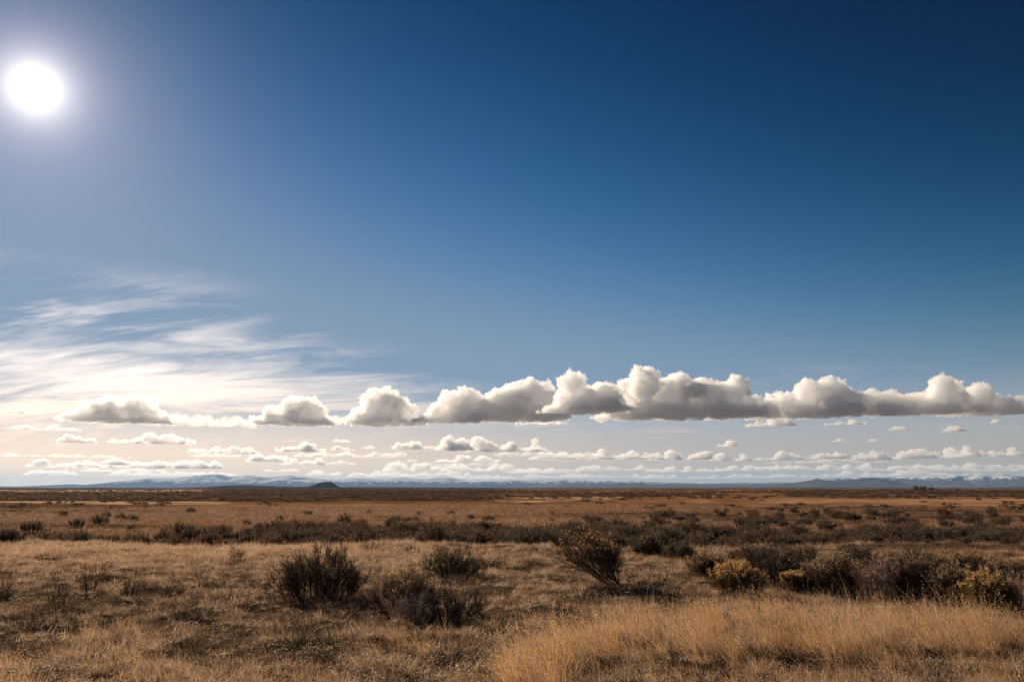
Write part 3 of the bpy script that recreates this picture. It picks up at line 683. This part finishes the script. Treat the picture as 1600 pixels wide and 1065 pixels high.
# ------------------------------------------------------------------ the near shrubs, one by one
STY = {
 'dark':  dict(prim=76, sec=12, ter=7, leaf=2, leaf_l=0.028, leaf_w=0.0045, heads=0.0, flat=0.74, thick=0.010, sub_lo=0.12, base=0.34),
 'sage':  dict(prim=64, sec=12, ter=5, leaf=5, leaf_l=0.030, leaf_w=0.0055, heads=0.06, flat=0.75, thick=0.010, sub_lo=0.15),
 'gold':  dict(prim=90, sec=10, ter=4, leaf=4, leaf_l=0.035, leaf_w=0.006, heads=0.75, head_n=9, flat=0.6, thick=0.007, twig_l=0.24),
 'brown': dict(prim=80, sec=11, ter=5, leaf=4, leaf_l=0.030, leaf_w=0.005, heads=0.22, head_n=7, flat=0.6, thick=0.008),
 'lean':  dict(prim=46, sec=14, ter=6, leaf=4, leaf_l=0.032, leaf_w=0.005, heads=0.18, head_n=6, flat=0.6, thick=0.012, base=0.07, twig_l=0.24, zmin=0.48, sub_lo=0.5),
 'pale':  dict(prim=20, sec=7, ter=4, leaf=0, heads=0.0, flat=0.5, thick=0.017),
 'weed':  dict(prim=16, sec=6, ter=2, leaf=2, leaf_l=0.03, leaf_w=0.006, heads=0.12, head_n=5, flat=0.45, thick=0.006),
}
SMAT = {'dark': (M_BARK, M_SAGE, M_HEADT), 'sage': (M_BARK, M_SAGEG, M_HEADT), 'gold': (M_OLIVE, M_OLIVE, M_HEAD), 'brown': (M_BARK, M_BROWN, M_HEADT),
        'lean': (M_BARK, M_BROWN, M_HEAD), 'pale': (M_BARKP, M_BARKP, M_HEADT), 'weed': (M_BARK, M_BROWN, M_HEADT)}
SNAME = {'dark': ('sagebrush', 'shrub'), 'sage': ('sagebrush', 'shrub'), 'gold': ('rabbitbrush', 'shrub'), 'brown': ('rabbitbrush', 'shrub'), 'lean': ('rabbitbrush', 'shrub'), 'pale': ('dead_shrub', 'shrub'), 'weed': ('dry_weed', 'weed')}
def plant(px, py, w, top, style, label, seed, group=None, lean=(0, 0), **kw):
    p = at(px, py); D = p[1] / math.cos(PITCH) * 1.0
    k = math.hypot(p[0], p[1]) / FPX / math.cos(math.atan(abs(px - 800) / FPX)) * 1.0
    depth = p[1] * math.cos(PITCH) - (CAM_Z - p[2]) * math.sin(PITCH)
    k = depth / FPX
    a = dict(STY[style]); a.update(kw)
    st, fo, hd = shrub(seed, w * k * 1.06, (py - top) * k * 1.04, lean=lean, **a)
    nm, cat = SNAME[style]; ms = SMAT[style]
    r = tag(bpy.data.objects.new(nm, None), label, cat, group); COL.objects.link(r); r.location = p; r.empty_display_size = 0.2
    link('stems', mk_mesh('stems', st[0], [st[1]], ms[0]), r)
    if fo: tag(link('foliage', mk_mesh('foliage', fo[0], [fo[1]], ms[1]), r), kind='stuff')
    if hd: tag(link('seed_heads', mk_mesh('seed_heads', hd[0], [hd[1]], ms[2]), r), kind='stuff')
    return r
NEAR = [
 (500, 934, 148, 850, 'dark', 'big dark twiggy sagebrush, the largest on the near grass at left centre', {}),
 (706, 901, 112, 857, 'sage', 'dark bush with a few tan heads, behind the sprawling bare tangle', {}),
 (632, 952, 124, 893, 'brown', 'low dark bush with tan seed heads just right of the big dark sagebrush', {}),
 (640, 968, 96, 918, 'pale', 'pale dead twiggy shrub standing in front of the low dark bush', {}),
 (712, 966, 96, 916, 'dark', 'sprawling tangle of dark bare branches right of the pale dead twigs', dict(prim=26, leaf=1, flat=0.75)),
 (948, 915, 104, 830, 'lean', 'tall rabbitbrush leaning left with golden seed heads on fanned bare stems', dict(lean=(-0.34, 0), off=0.12, prim=42, sec=12)),
 (1153, 928, 92, 880, 'gold', 'rounded golden rabbitbrush standing at the edge of the tall grass', {}),
 (1108, 900, 62, 864, 'brown', 'small brown rabbitbrush just behind the rounded golden one', {}),
 (1062, 876, 60, 843, 'sage', 'dark green-brown sagebrush right of the leaning rabbitbrush', {}),
 (1013, 866, 48, 836, 'sage', 'smaller dark sagebrush close behind the leaning rabbitbrush', {}),
 (1205, 909, 132, 850, 'dark', 'broad dark purple-brown bush behind the rounded golden rabbitbrush', dict(leaf=6)),
 (1247, 922, 46, 894, 'gold', 'small bright golden rabbitbrush left of the tall golden-brown one', {}),
 (1305, 924, 88, 866, 'brown', 'golden-brown rabbitbrush right of the small bright golden one', dict(heads=0.6)),
 (1374, 930, 72, 870, 'pale', 'pale grey dead shrub with bleached branches among the brown bushes', dict(prim=30, sec=8, ter=4)),
 (1428, 932, 76, 868, 'brown', 'dense dark brown bush right of the bleached dead shrub', {}),
 (1490, 942, 80, 885, 'brown', 'brown bush above the tall grass with a few golden heads', {}),
 (1545, 948, 86, 896, 'gold', 'dull golden rabbitbrush low at the right, behind the tall grass', dict(heads=0.4)),
 (1600, 948, 70, 884, 'pale', 'grey bare shrub cut by the right edge of the picture', dict(prim=30, sec=8, ter=4)),
 (1340, 880, 84, 848, 'sage', 'dark sagebrush behind the golden-brown and bleached bushes', {}),
 (1510, 898, 96, 864, 'sage', 'wide dark sagebrush behind the brown bush at the right', {}),
 (1578, 906, 76, 874, 'brown', 'brown brush behind the grey bare shrub at the right edge', {}),
 (1258, 885, 66, 852, 'brown', 'dim brown bush at the back of the right-hand thicket', {}),
 (1428, 886, 70, 856, 'sage', 'dark bush behind the dense dark brown one', {}),
 (1180, 884, 70, 850, 'brown', 'dark brown bush at the back, left end of the right-hand thicket', {}),
 (1462, 912, 60, 868, 'sage', 'dark narrow bush wedged between the dense dark brown and the brown bush', {}),
 (1398, 902, 70, 862, 'brown', 'tan-headed bush rising behind the bleached dead shrub', dict(heads=0.4)),
 (140, 926, 36, 886, 'weed', 'upright dry dark weed, the middle one of the three in the left grass', {}),
 (158, 910, 34, 880, 'weed', 'dry weed standing close behind the middle one in the left grass', {}),
 (205, 934, 28, 892, 'weed', 'narrow dry weed right of the pair in the left grass', {}),
 (90, 944, 32, 898, 'weed', 'dark-footed dry weed left of the pair in the left grass', {}),
 (4, 938, 20, 902, 'weed', 'thin dry weed at the left edge of the picture', {}),
 (366, 876, 30, 852, 'weed', 'small green-brown shrub at the rim of the bank, left of the big sagebrush', dict(leaf=8)),
 (577, 865, 26, 844, 'weed', 'small yellowish weed on the bank rim behind the big sagebrush', dict(heads=0.5)),
 (645, 866, 26, 846, 'weed', 'small tan weed on the bank rim beyond the low dark bush', dict(heads=0.4)),
 (722, 866, 30, 842, 'weed', 'wispy weed on the bank rim right above the two middle bushes', {}),
 (908, 940, 50, 918, 'weed', 'low dark weed clump left in front of the leaning rabbitbrush', dict(flat=0.7)),
 (880, 960, 56, 934, 'weed', 'grey dry weed clump at the left end of the tall golden grass', dict(flat=0.7)),
]
for k, (a, b, c, d, e, f, g) in enumerate(NEAR): plant(a, b, c, d, e, f, 1000 + k, None, **g)

# ------------------------------------------------------------------ shrubs of the plain
def build_plain():
    rng = np.random.default_rng(8)
    def kind(seed, mats, **kw):
        a = dict(prim=40, sec=11, ter=0, leaf=12, leaf_l=0.06, leaf_w=0.013, heads=0.1, head_n=4, flat=0.65, thick=0.012); a.update(kw)
        st, fo, hd = shrub(seed, 1.25, 0.8, **a)
        prt = [(st, 0), (fo, 1)] + ([(hd, 2)] if hd else [])
        V = np.vstack([p[0][0] for p in prt]); o = 0; F = []; fm = []
        for (v, q), mi in prt: F.append(q + o); fm.append(mi); o += len(v)
        return mk_mesh('sagebrush', V, F, list(mats), fmat=fm)
    kinds = [kind(40 + i, (M_BARK, (M_SAGE, M_SAGEG, M_BROWN)[i % 3], M_HEADT), flat=(0.5, 0.65, 0.8)[i % 3]) for i in range(6)]
    tiny = [kind(60 + i, (M_BARK, (M_BROWN, M_SAGE, M_BROWN)[i % 3], M_HEADT), prim=10, sec=5, leaf=8, leaf_l=0.16, leaf_w=0.06, heads=0) for i in range(4)]
    x, y, z = polar(15000, 27, 110, 1.25, rng, 36); px, py = project(x, y, z); r = rise(x, y)
    def box(u0, u1, v0, v1, su=40, sv=4): return ss(px, u0 - su, u0 + su) * (1 - ss(px, u1 - su, u1 + su)) * ss(py, v0 - sv, v0 + sv) * (1 - ss(py, v1 - sv, v1 + sv))
    cl = fbm(x / 7, y / 5, 101, 3)
    den = np.max([0.70 * box(400, 1040, 829, 863), 0.72 * box(960, 2000, 836, 856), 0.30 * box(300, 480, 834, 856, 60), .5 * box(-200, 330, 845, 856, 60, 3) , 0.015 * box(-200, 400, 800, 846), 0.13 * box(1000, 2000, 802, 836), 0.03 * box(400, 1000, 800, 828)], axis=0)
    keep = (rng.random(len(x)) < np.clip(den * (0.55 + 1.4 * cl), 0, 1) * 0.62) & (r < 0.2)
    x, y, z, px = x[keep], y[keep], z[keep], px[keep]; d = np.hypot(x, y); o = np.argsort(d); x, y, z, d, px = x[o], y[o], z[o], d[o], px[o]
    n = len(x); s = rng.uniform(0.55, 1.15, n) ** 1.2; q = rng.integers(0, 6, n); rz = rng.uniform(0, 6.283, n); hz = rng.uniform(0.75, 1.15, n)
    N1 = min(280, n); items = []
    for k in range(N1):
        ob = link('sagebrush', kinds[q[k]], None, (x[k], y[k], z[k] - 0.02)); ob.rotation_euler = (0, 0, rz[k]); ob.scale = (s[k], s[k], s[k] * hz[k])
        row = 'front' if d[k] < np.percentile(d[:N1], 34) else 'middle' if d[k] < np.percentile(d[:N1], 67) else 'back'; sz = 'low' if s[k] * hz[k] < 0.62 else 'tall' if s[k] * hz[k] > 0.88 else 'middling'
        reg = 'left of the big sagebrush' if px[k] < 430 else 'behind the middle bushes' if px[k] < 900 else 'right of the leaning rabbitbrush' if px[k] < 1250 else 'behind the right-hand thicket'
        tone = ('dark brown', 'grey-green', 'reddish brown')[q[k] % 3]
        tag(ob, None, 'shrub', 'sagebrush in the belt beyond the bank'); items.append((ob, px[k], '* %s %s sagebrush from left in the %s row, %s' % (sz, tone, row, reg)))
    order_labels(items)
    print('belt', n)
    if n > N1:
        e = slice(N1, n); scatter('sagebrush_scrub', 'sagebrush scrub dotted over the flats beyond the bank', kinds, np.stack([x[e], y[e], z[e] - 0.02], 1), np.stack([0 * x[e], 0 * x[e], rz[e]], 1), np.stack([s[e], s[e], s[e] * hz[e]], 1), q[e])
    # scrub too far away to tell apart
    x, y, z = polar(90000, 100, 900, 1.0, rng, 36); zs = zones(x, y, z); cl = fbm(x / 60, y / 60, 111, 3)
    keep = rng.random(len(x)) < np.clip(zs[2] * 0.5 + 0.02 + 0.45 * cl, 0, 1) * 0.3 * ss(np.hypot(x, y), 80, 220)
    x, y, z = x[keep], y[keep], z[keep]; n = len(x); print('far', n); s = rng.uniform(0.6, 1.2, n) * (1 + np.hypot(x, y) / 900)
    scatter('distant_scrub', 'dark distant scrub in streaks across the plain', tiny, np.stack([x, y, z], 1), np.stack([0 * x, 0 * x, rng.uniform(0, 6.28, n)], 1), np.stack([s * 1.5, s * 1.5, s * 0.6], 1), rng.integers(0, 4, n))
build_plain()

# ------------------------------------------------------------------ dark grass tussocks in the near turf
def build_tussocks():
    rng = np.random.default_rng(12)
    ms = [mk_mesh('tussock', *(lambda v, q: (v, [q]))(*blades(150, rng, (0.10, 0.24), (0.004, 0.008), 0.15, (0.6, 0.35), (0.1, 1.0), k=3)), M_TUSS) for _ in range(4)]
    spots = [(34, 918), (14, 935), (60, 960), (32, 970), (115, 958), (62, 978), (113, 980), (190, 966), (178, 972), (242, 962), (300, 960), (345, 938), (365, 935), (388, 972), (225, 950), (230, 914), (175, 905), (265, 1000), (290, 1005), (40, 1020), (88, 1014), (152, 1034), (455, 982), (497, 988), (550, 985), (485, 1007), (428, 998), (460, 995), (715, 1030), (705, 1005), (580, 890), (605, 888), (838, 882), (815, 890), (760, 985), (1014, 915), (1010, 925), (940, 930), (960, 870), (830, 870), (805, 898), (1320, 1030), (1210, 1030), (1420, 1045), (1580, 1038), (900, 900), (770, 880), (395, 950), (420, 935), (270, 925), (330, 915), (650, 995), (770, 1010)]
    items = []
    for k, (a, b) in enumerate(spots):
        p = at(a, b); o = link('grass_tussock', ms[k % 4], None, p); s = rng.uniform(0.8, 1.7); o.scale = (s * 1.25, s, s * 0.85); o.rotation_euler = (0, 0, 0)
        reg = 'in the left half of the near turf' if a < 400 else 'in the middle of the near turf' if a < 800 else 'in the turf round the leaning rabbitbrush' if b < 960 else 'at the foot of the tall golden grass'
        tag(o, None, 'tussock', 'dark grass tussocks in the near turf'); items.append((o, a, '* %s dark grass tussock from left %s' % ('broad' if s > 1.25 else 'small', reg)))
    order_labels(items)
build_tussocks()

# ------------------------------------------------------------------ bare trees on the horizon
def build_trees():
    mt = leaf_mat('red_brown_twigs', (0.16, 0.075, 0.055), (0.24, 0.12, 0.09), 0.2, 0.2)
    for k, (px, hp, wp, lb) in enumerate([(1432, 10.5, 13, 'tallest reddish bare tree on the right horizon, left of its group'), (1443, 9.5, 12, 'rounded reddish bare tree close right of the tallest horizon tree'), (1455, 7.5, 9, 'smaller bare tree at the right of the horizon group'), (1497, 3.5, 6, 'tiny bare tree alone on the horizon right of the group')]):
        d = ray(px, 766.3); D = 900.0; q = d / math.hypot(d[0], d[1]) * D; s = D / math.hypot(d[0], d[1]) / FPX
        zb = float(terrain(q[0], q[1])); zt = CAM_Z + q[2] + 0; H = hp * s; base = CAM_Z + q[2]
        r = tag(bpy.data.objects.new('bare_tree', None), lb, 'tree', 'bare trees on the right horizon'); COL.objects.link(r); r.location = (q[0], q[1], zb)
        H = H + (base - zb)
        st, fo, _ = shrub(700 + k, wp * s, H * 0.95, prim=22, sec=9, ter=3, leaf=3, leaf_l=0.5, leaf_w=0.09, thick=0.10, base=0.05, flat=0.5, twig_l=0.22)
        link('trunk', mk_mesh('trunk', *(lambda v, q_: (v, [q_]))(*tubes(np.array([[[0, 0, -0.3], [0.05, 0, H * 0.2], [0, 0.05, H * 0.45]]]), np.array([[0.3, 0.24, 0.14]]))), M_BARK), r)
        link('branches', mk_mesh('branches', st[0], [st[1]], mt), r)
        link('twigs', mk_mesh('twigs', fo[0], [fo[1]], mt), r)
build_trees()
